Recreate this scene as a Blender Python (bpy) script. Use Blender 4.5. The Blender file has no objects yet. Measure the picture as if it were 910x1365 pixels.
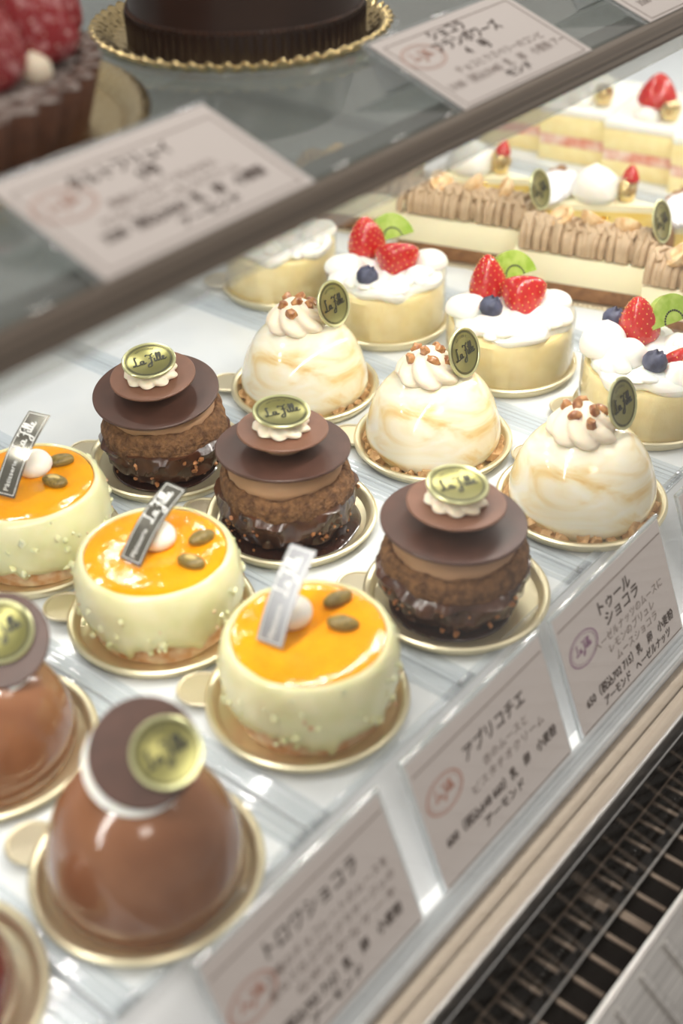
import bpy, bmesh, math, random
import numpy as np
from mathutils import Vector, Matrix, noise
PI = math.pi
S = 0.01                      # every length below is in centimetres; S turns it into metres
SC = bpy.context.scene
COL = SC.collection

# ------------------------------------------------------------------ camera, world, lights, exposure
cam_d = bpy.data.cameras.new('camera'); cam = bpy.data.objects.new('camera', cam_d); COL.objects.link(cam); SC.camera = cam
R_ = Vector((0.63201779, -0.77465004, -0.0216987)); U_ = Vector((0.46711271, 0.35846513, 0.808275)); F_ = Vector((0.61835203, 0.52097991, -0.58840522))
_r = (F_.cross(U_)).normalized(); _u = _r.cross(F_).normalized()
cam.matrix_world = Matrix(((_r.x, _u.x, -F_.x, 0), (_r.y, _u.y, -F_.y, 0), (_r.z, _u.z, -F_.z, 35.51*S), (0, 0, 0, 1)))
cam_d.sensor_fit = 'VERTICAL'; cam_d.sensor_height = 36; cam_d.sensor_width = 24
cam_d.lens = 1697.5/1365*36
cam_d.clip_start = 0.01; cam_d.clip_end = 20
cam_d.dof.use_dof = True; cam_d.dof.focus_distance = 0.615; cam_d.dof.aperture_fstop = 5.0
SC.view_settings.view_transform = 'Standard'; SC.view_settings.look = 'None'
SC.view_settings.gamma = 1; SC.view_settings.use_curve_mapping = False
SC.view_settings.exposure = 0.0

wd = bpy.data.worlds.new('shop'); SC.world = wd; wd.use_nodes = True
bg = wd.node_tree.nodes['Background']; bg.inputs[0].default_value = (1.0, 0.93, 0.86, 1); bg.inputs[1].default_value = 0.42

def area(name, loc, sx, sy, power, color=(1, 1, 1), target=None):
    l = bpy.data.lights.new(name, 'AREA'); l.shape = 'RECTANGLE'; l.size = sx*S; l.size_y = sy*S; l.energy = power; l.color = color
    o = bpy.data.objects.new(name, l); COL.objects.link(o); o.location = Vector(loc)*S
    if target is not None:
        o.rotation_euler = (Vector(target)-Vector(loc)).to_track_quat('-Z', 'Y').to_euler()
    return o
LEDW = (1.0, 0.965, 0.90)
led_x = [-14+4.0*i for i in range(34)]
for x in led_x:                                             # diode bar under the glass shelf
    area('led_light', (x, 27.2, 19.0), 1.6, 0.9, 0.058, LEDW, (x, 29.2, 0))
for i in range(14):                                         # unseen second bar, added to brighten the far right rows
    area('led_light', (20+8*i, 47.0, 19.0), 2.4, 1.2, 0.075, LEDW, (20+8*i, 48, 0))
for i in range(16):                                         # diode bar in the case's top, above the shelf
    area('led_light', (-10+6*i, 33, 47), 1.6, 1.2, 0.032, LEDW, (-10+6*i, 35, 20))
area('reflection_light', (-60, -110, 230), 60, 60, 10.0, (1, 0.93, 0.84), (30, 20, 0))  # added light behind the camera, gives the chocolate domes reflections
area('reflection_light', (150, -60, 240), 60, 60, 8.0, (1, 0.93, 0.84), (30, 20, 0))  # second unseen light, likewise added for reflections

# ------------------------------------------------------------------ materials
def lin(c):
    return tuple((v/255/12.92 if v/255 <= 0.04045 else ((v/255+0.055)/1.055)**2.4) for v in c)+(1,)
def hexc(*c): return lin(c)
class NT:
    def __init__(s, name):
        s.m = bpy.data.materials.new(name); s.m.use_nodes = True; s.t = s.m.node_tree; s.n = s.t.nodes; s.l = s.t.links
        s.out = s.n['Material Output']; s.b = s.n['Principled BSDF']
    def node(s, typ, **kw):
        n = s.n.new(typ)
        for k, v in kw.items(): setattr(n, k, v)
        return n
    def coord(s, scale=(1, 1, 1)):
        tc = s.node('ShaderNodeTexCoord'); mp = s.node('ShaderNodeMapping'); s.l.new(tc.outputs['Object'], mp.inputs[0])
        mp.inputs['Scale'].default_value = tuple(v*100 for v in scale); return mp.outputs[0]
    def noise(s, sc, detail=3, scale=(1, 1, 1), rough=.5, dist=0):
        n = s.node('ShaderNodeTexNoise'); s.l.new(s.coord(scale), n.inputs['Vector']); n.inputs['Scale'].default_value = sc
        n.inputs['Detail'].default_value = detail; n.inputs['Roughness'].default_value = rough; n.inputs['Distortion'].default_value = dist
        return n.outputs['Fac']
    def ramp(s, fac, stops):
        r = s.node('ShaderNodeValToRGB'); s.l.new(fac, r.inputs[0]); e = r.color_ramp.elements
        while len(e) < len(stops): e.new(0.5)
        for i, (p, c) in enumerate(stops): e[i].position = p; e[i].color = c
        return r.outputs[0]
    def bump(s, h, strength, dist):
        b = s.node('ShaderNodeBump'); s.l.new(h, b.inputs['Height']); b.inputs['Strength'].default_value = strength; b.inputs['Distance'].default_value = dist*S
        s.l.new(b.outputs[0], s.b.inputs['Normal'])
    def set(s, **kw):
        for k, v in kw.items(): s.b.inputs[k.replace('_', ' ')].default_value = v
        return s
MATS = {}
def pm(name, c, rough=.5, metal=0, c2=None, nscale=2, lo=.35, hi=.65, bump=None, sss=0, coat=0, aniso=(1, 1, 1), spec=None, dist=0, detail=3, trans=0, alpha=None, sr=.3):
    m = NT(name); m.set(Base_Color=c, Roughness=rough, Metallic=metal)
    if c2: m.l.new(m.ramp(m.noise(nscale, detail, aniso, dist=dist), [(lo, c), (hi, c2)]), m.b.inputs['Base Color'])
    if bump: m.bump(m.noise(bump[0], 4, aniso if len(bump) > 3 else (1, 1, 1)), bump[1], bump[2])
    if sss:
        m.b.inputs['Subsurface Weight'].default_value = sss; m.b.inputs['Subsurface Radius'].default_value = (1, .6, .35); m.b.inputs['Subsurface Scale'].default_value = sr*S
    if coat: m.b.inputs['Coat Weight'].default_value = coat; m.b.inputs['Coat Roughness'].default_value = .06
    if spec is not None: m.b.inputs['Specular IOR Level'].default_value = spec
    MATS[name] = m.m; return m.m
def clear(name, tint=(1, 1, 1), f0=.04, rough=.03, gloss=(1, 1, 1), haze=0, hazec=(.8, .8, .8), edge=1.0):
    """real clear sheet: light passes straight, grazing faces mirror more"""
    m = NT(name); m.n.remove(m.b)
    t = m.node('ShaderNodeBsdfTransparent'); t.inputs[0].default_value = (*tint, 1)
    g = m.node('ShaderNodeBsdfGlossy'); g.inputs['Roughness'].default_value = rough; g.inputs[0].default_value = (*gloss, 1)
    lw = m.node('ShaderNodeLayerWeight'); lw.inputs[0].default_value = .5
    p = m.node('ShaderNodeMath', operation='POWER'); m.l.new(lw.outputs['Facing'], p.inputs[0]); p.inputs[1].default_value = 5
    q = m.node('ShaderNodeMath', operation='MULTIPLY_ADD'); m.l.new(p.outputs[0], q.inputs[0]); q.inputs[1].default_value = (1-f0)*edge; q.inputs[2].default_value = f0
    mx = m.node('ShaderNodeMixShader'); m.l.new(q.outputs[0], mx.inputs[0]); m.l.new(t.outputs[0], mx.inputs[1]); m.l.new(g.outputs[0], mx.inputs[2])
    last = mx
    if haze:
        d = m.node('ShaderNodeBsdfDiffuse'); d.inputs[0].default_value = (*hazec, 1)
        tr = m.node('ShaderNodeBsdfTranslucent'); tr.inputs[0].default_value = (*hazec, 1)
        a = m.node('ShaderNodeMixShader'); a.inputs[0].default_value = .5; m.l.new(d.outputs[0], a.inputs[1]); m.l.new(tr.outputs[0], a.inputs[2])
        b = m.node('ShaderNodeMixShader'); b.inputs[0].default_value = haze; m.l.new(mx.outputs[0], b.inputs[1]); m.l.new(a.outputs[0], b.inputs[2]); last = b
    m.l.new(last.outputs[0], m.out.inputs[0]); MATS[name] = m.m; return m.m

GOLD = pm('gold_foil', hexc(234, 224, 190), .36, .82, bump=(3, .12, .05))
GOLDLT = pm('champagne_tab', hexc(222, 212, 184), .38, .7)
GOLDFOIL = pm('crinkled_gold', hexc(222, 200, 150), .22, 1, bump=(4, .5, .12))
GOLDLEAF = pm('gold_leaf', hexc(240, 190, 60), .18, 1)
BADGE = pm('badge_olive_gold', hexc(150, 146, 92), .32, .75)
BADGEDK = pm('badge_print', hexc(52, 52, 36), .5)
BADGERIM = pm('badge_rim', hexc(206, 206, 158), .3, .7)
TRAY = pm('tray_white', hexc(226, 230, 232), .22, c2=hexc(219, 224, 228), nscale=.3, coat=.3)
APRON = pm('apron_white', hexc(246, 248, 250), .4)
LEDGEM = clear('ledge_acrylic', (.95, .97, .98), .06, .1, haze=.72, hazec=(.95, .97, .98))
DECK = pm('deck_white', hexc(215, 220, 224), .4)
ACRYL = clear('clear_acrylic', (.96, .975, .985), .05, .04, haze=.13, hazec=(.9, .93, .95))
ACRYLW = clear('frosted_acrylic', (.93, .95, .96), .06, .1, haze=.45, hazec=(.92, .95, .97))
SLEEVE = clear('card_sleeve', (.99, .99, .99), .03, .05, haze=.03)
FILM = clear('cake_film', (.99, .985, .97), .035, .05, haze=.05, hazec=(.9, .88, .8))
GLASS = clear('front_glass', (.998, 1, .999), .006, .02, edge=.4)
SHELFG = clear('shelf_glass', (.68, .71, .69), .20, .035, haze=.10, hazec=(.45, .45, .42), edge=.7)
EDGE = clear('polished_edge', (.8, .84, .84), .35, .06, haze=.2, hazec=(.9, .93, .94))
STAMPF = pm('stamp_faint', hexc(196, 158, 144), .6)
SKIRT = clear('skirt_acrylic', (.9, .91, .9), .08, .12, haze=.25, hazec=(.85, .84, .8))
PAPER = pm('card_paper', hexc(216, 207, 203), .6)
INK = pm('card_ink', hexc(92, 72, 62), .6)
INKLT = pm('card_ink_light', hexc(128, 110, 102), .6)
STAMPO = pm('stamp_orange', hexc(196, 138, 118), .6)
STAMPP = pm('stamp_purple', hexc(156, 112, 146), .6)
RAIL = pm('shelf_rail_bronze', hexc(142, 129, 115), .42, .25, c2=hexc(112, 100, 90), nscale=1, aniso=(.02, 3, 3))
RAILDK = pm('shelf_rail_groove', hexc(88, 78, 70), .5, .2)
STEEL = pm('brushed_steel_warm', hexc(164, 151, 136), .5, .55, c2=hexc(156, 143, 128), nscale=3, aniso=(.05, 4, 4), bump=(4, .15, .02, 1))
STEEL2 = pm('brushed_steel_cool', hexc(212, 210, 207), .33, .9, c2=hexc(170, 168, 166), nscale=3, aniso=(.05, 4, 4), bump=(4, .15, .02, 1))
SLATM = pm('slat_bronze', hexc(112, 98, 86), .45, .6)
DARK = pm('vent_dark', hexc(22, 17, 13), .8, spec=.2)
VCHOC = pm('chocolate_dark_disc', hexc(72, 47, 38), .42, c2=hexc(82, 54, 44), nscale=1.2, bump=(6, .15, .03))
MCHOC = pm('chocolate_milk_disc', hexc(116, 80, 62), .45, c2=hexc(124, 86, 68), nscale=1.5, bump=(6, .12, .03))
GLAZEM = pm('milk_glaze', hexc(142, 97, 68), .15, c2=hexc(126, 82, 55), nscale=.5, coat=.5, sss=.1)
MOUSSE = pm('hazelnut_mousse', hexc(178, 140, 108), .6, sss=.15, bump=(3, .2, .05))
PUFF = pm('cocoa_puff', hexc(142, 102, 66), .8, c2=hexc(92, 60, 36), nscale=3.2, lo=.36, hi=.64, bump=(7, 1.0, .22), detail=6)
DGLAZE = pm('dark_glaze', hexc(60, 34, 22), .24, c2=hexc(84, 50, 32), nscale=1.4, coat=.25, bump=(4, .4, .06))
SAUCE = pm('chocolate_sauce', hexc(50, 27, 20), .12, coat=.6)
NUT = pm('nut_toasted', hexc(190, 132, 82), .5, c2=hexc(150, 92, 52), nscale=4)
PECAN = pm('caramel_nut', hexc(196, 142, 88), .35, c2=hexc(138, 80, 44), nscale=3, coat=.3)
HAZEL = pm('hazelnut_pale', hexc(232, 204, 160), .45, c2=hexc(206, 160, 104), nscale=2)
CREAMP = pm('butter_cream', hexc(244, 230, 206), .45, sss=.3)
CREAMW = pm('whipped_cream', hexc(240, 238, 230), .42, sss=.35, sr=.5)
JELLY = pm('apricot_jelly', hexc(246, 164, 22), .09, c2=hexc(240, 150, 14), nscale=.7, coat=.3, sss=.3, sr=.6, bump=(1.1, .35, .25))
PISTG = pm('pistachio_glaze', hexc(226, 224, 172), .28, c2=hexc(234, 230, 188), nscale=1, coat=.25, sss=.35, sr=.5, bump=(1.2, .3, .1))
CRUST = pm('almond_sponge', hexc(234, 212, 180), .7, c2=hexc(206, 152, 104), nscale=1.6, bump=(5, .6, .08))
CRUMB = pm('crumble', hexc(208, 172, 124), .85, c2=hexc(186, 144, 96), nscale=3, bump=(8, .6, .08))
SEEDG = pm('pistachio_skin', hexc(146, 124, 62), .4, c2=hexc(98, 84, 40), nscale=3, aniso=(1, 4, 4))
SEEDI = pm('pistachio_flesh', hexc(200, 176, 110), .5)
STRIPB = pm('silver_label_lit', hexc(150, 151, 154), .33, .7)  # lit copy of the silver label, its pale reflection put into the colour
STRIPM = pm('silver_label', hexc(150, 146, 136), .16, .8, alpha=1)
WPRINT = pm('white_print', hexc(240, 240, 236), .5)
MARBLE = NT('marbled_glaze'); MARBLE.set(Roughness=.14); MARBLE.b.inputs['Coat Weight'].default_value = .5
MARBLE.b.inputs['Subsurface Weight'].default_value = .25; MARBLE.b.inputs['Subsurface Radius'].default_value = (1, .7, .4); MARBLE.b.inputs['Subsurface Scale'].default_value = .4*S
MARBLE.l.new(MARBLE.ramp(MARBLE.noise(.27, 4, (1, 1, 2.3), .5, 1.5), [(.34, hexc(247, 242, 224)), (.48, hexc(244, 234, 204)), (.60, hexc(236, 212, 158)), (.74, hexc(222, 178, 108))]), MARBLE.b.inputs['Base Color'])
MARBLE = MARBLE.m
SPONGE = pm('yellow_sponge', hexc(250, 234, 180), .7, c2=hexc(244, 224, 160), nscale=1.2, sss=.2, bump=(6, .4, .05))
SPONGED = pm('brown_sponge', hexc(146, 104, 66), .8, c2=hexc(116, 78, 46), nscale=2, bump=(6, .6, .06))
BAVA = pm('pale_bavarian', hexc(246, 238, 204), .6, sss=.2, bump=(4, .2, .04))
CHEST = pm('chestnut_cream', hexc(188, 162, 130), .5, c2=hexc(174, 148, 116), nscale=1.5, sss=.1)
BERRY = pm('strawberry_red', hexc(178, 20, 22), .2, c2=hexc(196, 34, 28), nscale=.8, coat=.5, sss=.2, bump=(5, .35, .07))
BERRYS = pm('strawberry_sugared', hexc(150, 26, 34), .45, c2=hexc(216, 160, 162), nscale=3.2, lo=.5, hi=.72, bump=(5, .7, .1))
SEEDY = pm('berry_seed', hexc(226, 176, 84), .4)
BLUE = pm('blueberry_skin', hexc(48, 50, 72), .5, c2=hexc(84, 88, 112), nscale=1.6)
KIWI = pm('kiwi_flesh', hexc(140, 172, 52), .22, c2=hexc(176, 196, 96), nscale=1.5, coat=.4, sss=.2)
KSEED = pm('kiwi_seed', hexc(30, 26, 20), .4)
TARTC = pm('tart_crust', hexc(92, 56, 38), .7, c2=hexc(112, 70, 48), nscale=2, bump=(6, .5, .06))
TARTS = pm('tart_sugar_top', hexc(84, 62, 54), .9, c2=hexc(206, 196, 190), nscale=2.4, lo=.38, hi=.85, detail=5)
SUGARC = pm('sugared_crust', hexc(238, 238, 242), .85, c2=hexc(120, 100, 92), nscale=1.7, lo=.62, hi=.76)
TARTBR = pm('tart_brown', hexc(158, 120, 84), .7, c2=hexc(140, 100, 66), nscale=1)
CUST = pm('custard_yellow', hexc(240, 206, 96), .3, c2=hexc(246, 222, 140), nscale=.7, coat=.3)
CHOCC = pm('chocolate_cake', hexc(44, 25, 15), .34, coat=.12, c2=hexc(52, 31, 19), nscale=.4, spec=.3)
REDGL = pm('ruby_glaze', hexc(110, 8, 14), .12, coat=.6)
PINKL = pm('strawberry_layer', hexc(222, 140, 116), .5, c2=hexc(246, 226, 210), nscale=.9)
WALLM = pm('case_back', hexc(205, 208, 212), .5)

# ------------------------------------------------------------------ mesh builder (centimetres)
class MB:
    def __init__(s): s.v = []; s.f = []; s.M = Matrix.Identity(4)
    def tf(s, M): s.M = M; return s
    def add(s, vs, fs):
        b = len(s.v); s.v += [tuple(s.M @ Vector(v)) for v in vs]; s.f += [tuple(i+b for i in f) for f in fs]; return s
    def box(s, x0, x1, y0, y1, z0, z1, bev=0):
        if bev <= 0:
            vs = [(x, y, z) for z in (z0, z1) for y in (y0, y1) for x in (x0, x1)]
            return s.add(vs, [(0, 2, 3, 1), (4, 5, 7, 6), (0, 1, 5, 4), (1, 3, 7, 5), (3, 2, 6, 7), (2, 0, 4, 6)])
        bm = bmesh.new(); bmesh.ops.create_cube(bm, size=1)
        for v in bm.verts: v.co = Vector(((x0+x1)/2+v.co.x*(x1-x0), (y0+y1)/2+v.co.y*(y1-y0), (z0+z1)/2+v.co.z*(z1-z0)))
        bmesh.ops.bevel(bm, geom=bm.edges[:], offset=bev, segments=2, affect='EDGES', profile=.5)
        bm.verts.ensure_lookup_table(); bm.verts.index_update()
        s.add([v.co[:] for v in bm.verts], [[v.index for v in f.verts] for f in bm.faces]); bm.free(); return s
    def lathe(s, prof, n=64, fn=None, a0=0, a1=2*PI):
        full = abs(a1-a0-2*PI) < 1e-6; m = n if full else n+1; vs = []; fs = []; rings = []
        for r, z in prof:
            if r < 1e-6: rings.append([len(vs)]); vs.append((0, 0, z) if fn is None else fn(0, 0, z)); continue
            ring = []
            for i in range(m):
                t = a0+(a1-a0)*i/n; ring.append(len(vs)); vs.append((r*math.cos(t), r*math.sin(t), z) if fn is None else fn(r, t, z))
            rings.append(ring)
        for a, b in zip(rings, rings[1:]):
            k = m if full else m-1
            for i in range(k):
                j = (i+1) % m
                if len(a) == 1 and len(b) == 1: continue
                if len(a) == 1: fs.append((a[0], b[j], b[i]))
                elif len(b) == 1: fs.append((a[i], a[j], b[0]))
                else: fs.append((a[i], a[j], b[j], b[i]))
        return s.add(vs, fs)
    def tube(s, pts, r, n=8, closed=False, cap=True):
        pts = [Vector(p) for p in pts]; vs = []; fs = []; N = len(pts); up = None
        rr = r if hasattr(r, '__len__') else [r]*N
        for i, p in enumerate(pts):
            a = pts[(i-1) % N] if (closed or i > 0) else p; b = pts[(i+1) % N] if (closed or i < N-1) else p
            t = (b-a).normalized()
            if up is None: up = t.orthogonal().normalized()
            up = (up-t*up.dot(t)).normalized(); w = t.cross(up)
            for k in range(n):
                q = 2*PI*k/n; vs.append(p+(up*math.cos(q)+w*math.sin(q))*rr[i])
        for i in range(N if closed else N-1):
            j = (i+1) % N
            for k in range(n): l = (k+1) % n; fs.append((i*n+k, i*n+l, j*n+l, j*n+k))
        if cap and not closed: fs.append(tuple(range(n))[::-1]); fs.append(tuple(range((N-1)*n, N*n)))
        return s.add(vs, fs)
    def ball(s, c, r, sub=2, sc=(1, 1, 1), nz=0, nf=1, seed=0, rot=None):
        bm = bmesh.new(); bmesh.ops.create_icosphere(bm, subdivisions=sub, radius=1)
        bm.verts.index_update(); vs = []
        for v in bm.verts:
            d = v.co.normalized(); k = 1+nz*noise.noise(d*nf+Vector((seed*7.3, seed*3.1, seed)))
            p = Vector((d.x*r*sc[0]*k, d.y*r*sc[1]*k, d.z*r*sc[2]*k))
            if rot is not None: p = rot @ p
            vs.append(p+Vector(c))
        s.add(vs, [[v.index for v in f.verts] for f in bm.faces]); bm.free(); return s
    def disc(s, r, h, n=64, z=0, bev=.05):
        return s.lathe([(0, z), (r-bev, z), (r, z+bev), (r, z+h-bev), (r-bev, z+h), (0, z+h)], n)
    def ribbon(s, pts, w, z=0, th=.012):
        pts = [Vector((p[0], p[1], 0)) for p in pts]; vs = []; fs = []; N = len(pts)
        for i, p in enumerate(pts):
            t = (pts[min(i+1, N-1)]-pts[max(i-1, 0)]).normalized(); nn = Vector((-t.y, t.x, 0))
            ww = w*(.55+.6*abs(t.y)) if True else w
            for sgn in (-1, 1): q = p+nn*ww*.5*sgn; vs += [(q.x, q.y, z), (q.x, q.y, z+th)]
        for i in range(N-1):
            a = 4*i; b = a+4
            fs += [(a+1, a+3, b+3, b+1), (a, b, b+2, a+2), (a, a+1, b+1, b), (a+2, b+2, b+3, a+3)]
        return s.add(vs, fs)
    def prism(s, poly, z0, z1):
        n = len(poly); return s.add([(x, y, z0) for x, y in poly]+[(x, y, z1) for x, y in poly], [tuple(range(n))[::-1], tuple(range(n, 2*n))]+[(i, (i+1) % n, (i+1) % n+n, i+n) for i in range(n)])
    def build(s, name, mat, parent=None, smooth=True, angle=40, mesh=None):
        me = bpy.data.meshes.new(name); me.from_pydata([(a*S, b*S, c*S) for a, b, c in s.v], [], s.f)
        bm = bmesh.new(); bm.from_mesh(me); bmesh.ops.recalc_face_normals(bm, faces=bm.faces[:])
        if smooth:
            ca = math.radians(angle)
            for e in bm.edges:
                if len(e.link_faces) == 2 and e.calc_face_angle(0) > ca: e.smooth = False
            for f in bm.faces: f.smooth = True
        bm.to_mesh(me); bm.free()
        me.materials.append(mat); o = bpy.data.objects.new(name, me); COL.objects.link(o)
        if parent is not None: o.parent = parent
        return o
def tag(o, label, cat, group=None):
    o['label'] = label; o['category'] = cat
    if group: o['group'] = group
    return o
def thing(name, label, cat, loc=(0, 0, 0), rz=0, group=None):
    o = bpy.data.objects.new(name, None); o.empty_display_size = .01; COL.objects.link(o); o.location = Vector(loc)*S; o.rotation_euler = (0, 0, rz)
    return tag(o, label, cat, group)
def struct(name, mb, mat, smooth=False): o = mb.build(name, mat, None, smooth); o['kind'] = 'structure'; return o
def stuff(o): o['kind'] = 'stuff'; return o
def fr(o, ex, ey):
    ex = Vector(ex).normalized(); ey = Vector(ey); ez = ex.cross(ey).normalized(); ey = ez.cross(ex)
    return Matrix(((ex.x, ey.x, ez.x, o[0]), (ex.y, ey.y, ez.y, o[1]), (ex.z, ey.z, ez.z, o[2]), (0, 0, 0, 1)))
def rotm(rx, ry, rz): return Matrix.Rotation(rz, 3, 'Z') @ Matrix.Rotation(ry, 3, 'Y') @ Matrix.Rotation(rx, 3, 'X')
def arc_pts(c, r, a, b, n): return [(c[0]+r*math.cos(a+(b-a)*i/n), c[1]+r*math.sin(a+(b-a)*i/n)) for i in range(n+1)]

# writing -------------------------------------------------------------------------------------
_tc = {}
def text_data(body):
    if body in _tc: return _tc[body]
    cu = bpy.data.curves.new('line', 'FONT'); cu.body = body; cu.resolution_u = 2; cu.fill_mode = 'FRONT'
    o = bpy.data.objects.new('line', cu); COL.objects.link(o)
    dg = bpy.context.evaluated_depsgraph_get(); dg.update(); m = bpy.data.meshes.new_from_object(o.evaluated_get(dg))
    vs = [tuple(v.co) for v in m.vertices]; fs = [tuple(p.vertices) for p in m.polygons]
    bpy.data.objects.remove(o); bpy.data.curves.remove(cu); bpy.data.meshes.remove(m)
    x0 = min([v[0] for v in vs] or [0]); x1 = max([v[0] for v in vs] or [1])
    _tc[body] = (vs, fs, x0, x1); return _tc[body]
def put_text(mb, M, body, x, y, size, align='C', width=None, bold=0):
    vs, fs, x0, x1 = text_data(body); k = size; kx = size if width is None else width/(x1-x0)
    off = {'C': -(x0+x1)/2, 'L': -x0, 'R': -x1}[align]
    for dx, dy in ([(0, 0)] if not bold else [(0, 0), (bold, 0), (0, bold), (bold, bold)]):
        mb.tf(M); mb.add([((v[0]+off)*kx+x+dx, v[1]*k+y+dy, .012) for v in vs], fs)
def cr(pts, n=5):
    out = []; P = [pts[0]]+list(pts)+[pts[-1]]
    for i in range(1, len(P)-2):
        for k in range(n):
            t = k/n; o = []
            for d in (0, 1):
                a, b, c, e = P[i-1][d], P[i][d], P[i+1][d], P[i+2][d]
                o.append(.5*(2*b+(c-a)*t+(2*a-5*b+4*c-e)*t*t+(3*b-a-3*c+e)*t**3))
            out.append(tuple(o))
    return out+[pts[-1]]
SCRIPT = [[(.34, .9), (.28, 1.0), (.2, .9), (.2, .6), (.18, .3), (.1, .04), (-.04, .0), (-.06, .08), (.08, .1), (.28, .0), (.46, .06)],
          [(.76, .38), (.62, .4), (.52, .22), (.58, .04), (.70, .12), (.78, .38), (.76, .1), (.84, .03), (.94, .12)],
          [(1.06, .82), (1.14, .98), (1.3, .9), (1.5, .9), (1.66, 1.02)],
          [(1.44, .9), (1.4, .5), (1.34, .05), (1.22, -.36), (1.04, -.44), (.98, -.3), (1.12, -.12), (1.4, .06)],
          [(1.22, .48), (1.38, .54), (1.56, .5)],
          [(1.64, .42), (1.6, .14), (1.67, .03), (1.78, .14), (1.92, .6), (1.95, .92), (1.88, .94), (1.83, .5), (1.84, .08), (1.94, .06), (2.06, .3), (2.17, .7), (2.17, .95), (2.1, .9), (2.05, .45), (2.07, .08), (2.18, .06), (2.34, .26), (2.35, .4), (2.26, .36), (2.24, .1), (2.36, .02), (2.52, .14)],
          [(1.66, .62), (1.69, .68)]]
def script_name(mb, M, x, y, h, w=.05):
    mb.tf(M @ Matrix.Translation((x-1.22*h, y, .006)) @ Matrix.Scale(h, 4, (1, 0, 0)) @ Matrix.Scale(h, 4, (0, 1, 0)))
    for st in SCRIPT: mb.ribbon(cr(st, 4), w/h*1.3)
def ring(mb, M, r0, r1, sy=1, n=48, z=.004, c=(0, 0)):
    mb.tf(M); vs = []; fs = []
    for i in range(n):
        t = 2*PI*i/n
        for q in (r0, r1): vs.append((c[0]+q*math.cos(t), c[1]+q*sy*math.sin(t), z))
    for i in range(n): j = (i+1) % n; fs.append((2*i, 2*i+1, 2*j+1, 2*j))
    mb.add(vs, fs)
def badge(parent, M, r=1.25, notch=False):
    b = MB().tf(M); b.lathe([(0, -.05), (r-.04, -.05), (r, -.02), (r, .05), (r-.07, .07), (r-.12, .03), (0, .03)], 48); o = b.build('shop_badge', BADGE, parent)
    o['label'] = 'round olive gold badge with dark script lettering'
    k = r/1.25; m = MB().tf(M); T = M @ Matrix.Translation((0, 0, .035))
    ring(m, T, r*.80, r*.815); ring(m, T, r*.835, r*.865)
    script_name(m, T, .02*k, -.22*k, .62*k, .055)
    vs = 'PÂTISSERIE'
    for i, ch in enumerate(vs):
        a = math.radians(122-64*i/(len(vs)-1)); P = T @ Matrix.Translation((r*.56*math.cos(a), r*.62*math.sin(a), 0)) @ Matrix.Rotation(a-PI/2, 4, 'Z')
        put_text(m, P, ch, 0, 0, .17*k)
    put_text(m, T, 'パリ 菓子', .3*k, -.52*k, .13*k) if False else None
    m.build('badge_print', BADGEDK, o, smooth=False)
    rm = MB().tf(M); rm.lathe([(r-.12, .02), (r-.10, .06), (r-.03, .085), (r+.015, .05), (r+.015, -.03), (r-.05, -.06)], 48); rm.build('badge_rim', BADGERIM, o)
    return o

# ------------------------------------------------------------------ cakes' shared pieces
def gold_plate(x, y, label, ang=None, tab=True, r=4.0):
    k = r/4
    t = thing('gold_plate', label, 'plate', (x, y, .02), 0, 'gold plates under the round cakes')
    b = MB(); b.lathe([(0, .06), (2.9*k, .06), (3.05*k, .1), (3.3*k, .12), (3.5*k, .2), (3.66*k, .52), (3.74*k, .6), (3.9*k, .63), (r, .57), (r+.02, .46), (3.9*k, .3), (3.72*k, .06), (3.4*k, 0), (0, 0)], 96)
    b.build('dish', GOLD, t)
    if tab:
        a = math.radians(123.5 if ang is None else ang); M = Matrix.Rotation(a-PI/2, 4, 'Z')
        g = MB().tf(M); n = 20; w = .88
        out = [(-w, 3.75*k)]+[(w*math.cos(q), 4.3*k+w*.95*math.sin(q)) for q in [PI-PI*i/n for i in range(n+1)]]+[(w, 3.75*k)]
        g.prism(out, .42, .47)
        g.tube([(p[0], p[1], .47) for p in out], .075, 8)
        g.build('tab', GOLDLT, t)['label'] = 'rounded champagne coloured tab with a raised rim'
    return t
def rosette(parent, M, r, h, mat=None, lobes=9, twist=1.6, name='cream_rosette', amp=.13):
    b = MB().tf(M); prof = [(r*.8, 0), (r*1.0, h*.14), (r*.97, h*.34), (r*.8, h*.55), (r*.55, h*.78), (r*.3, h*.93), (0, h)]
    def fn(rr, t, z): q = rr*(1+amp*(-1+2*abs(math.sin((lobes*t+twist*z/h*2.4)/2)))*(1 if z < h*.9 else .4)); return (q*math.cos(t), q*math.sin(t), z)
    pr = [(prof[0][0], 0)]
    for (a, c), (d, e) in zip(prof, prof[1:]):
        for i in range(1, 4): pr.append((a+(d-a)*i/3, c+(e-c)*i/3))
    b.lathe(pr, 90, fn); return b.build(name, mat or CREAMP, parent, angle=80)
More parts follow.
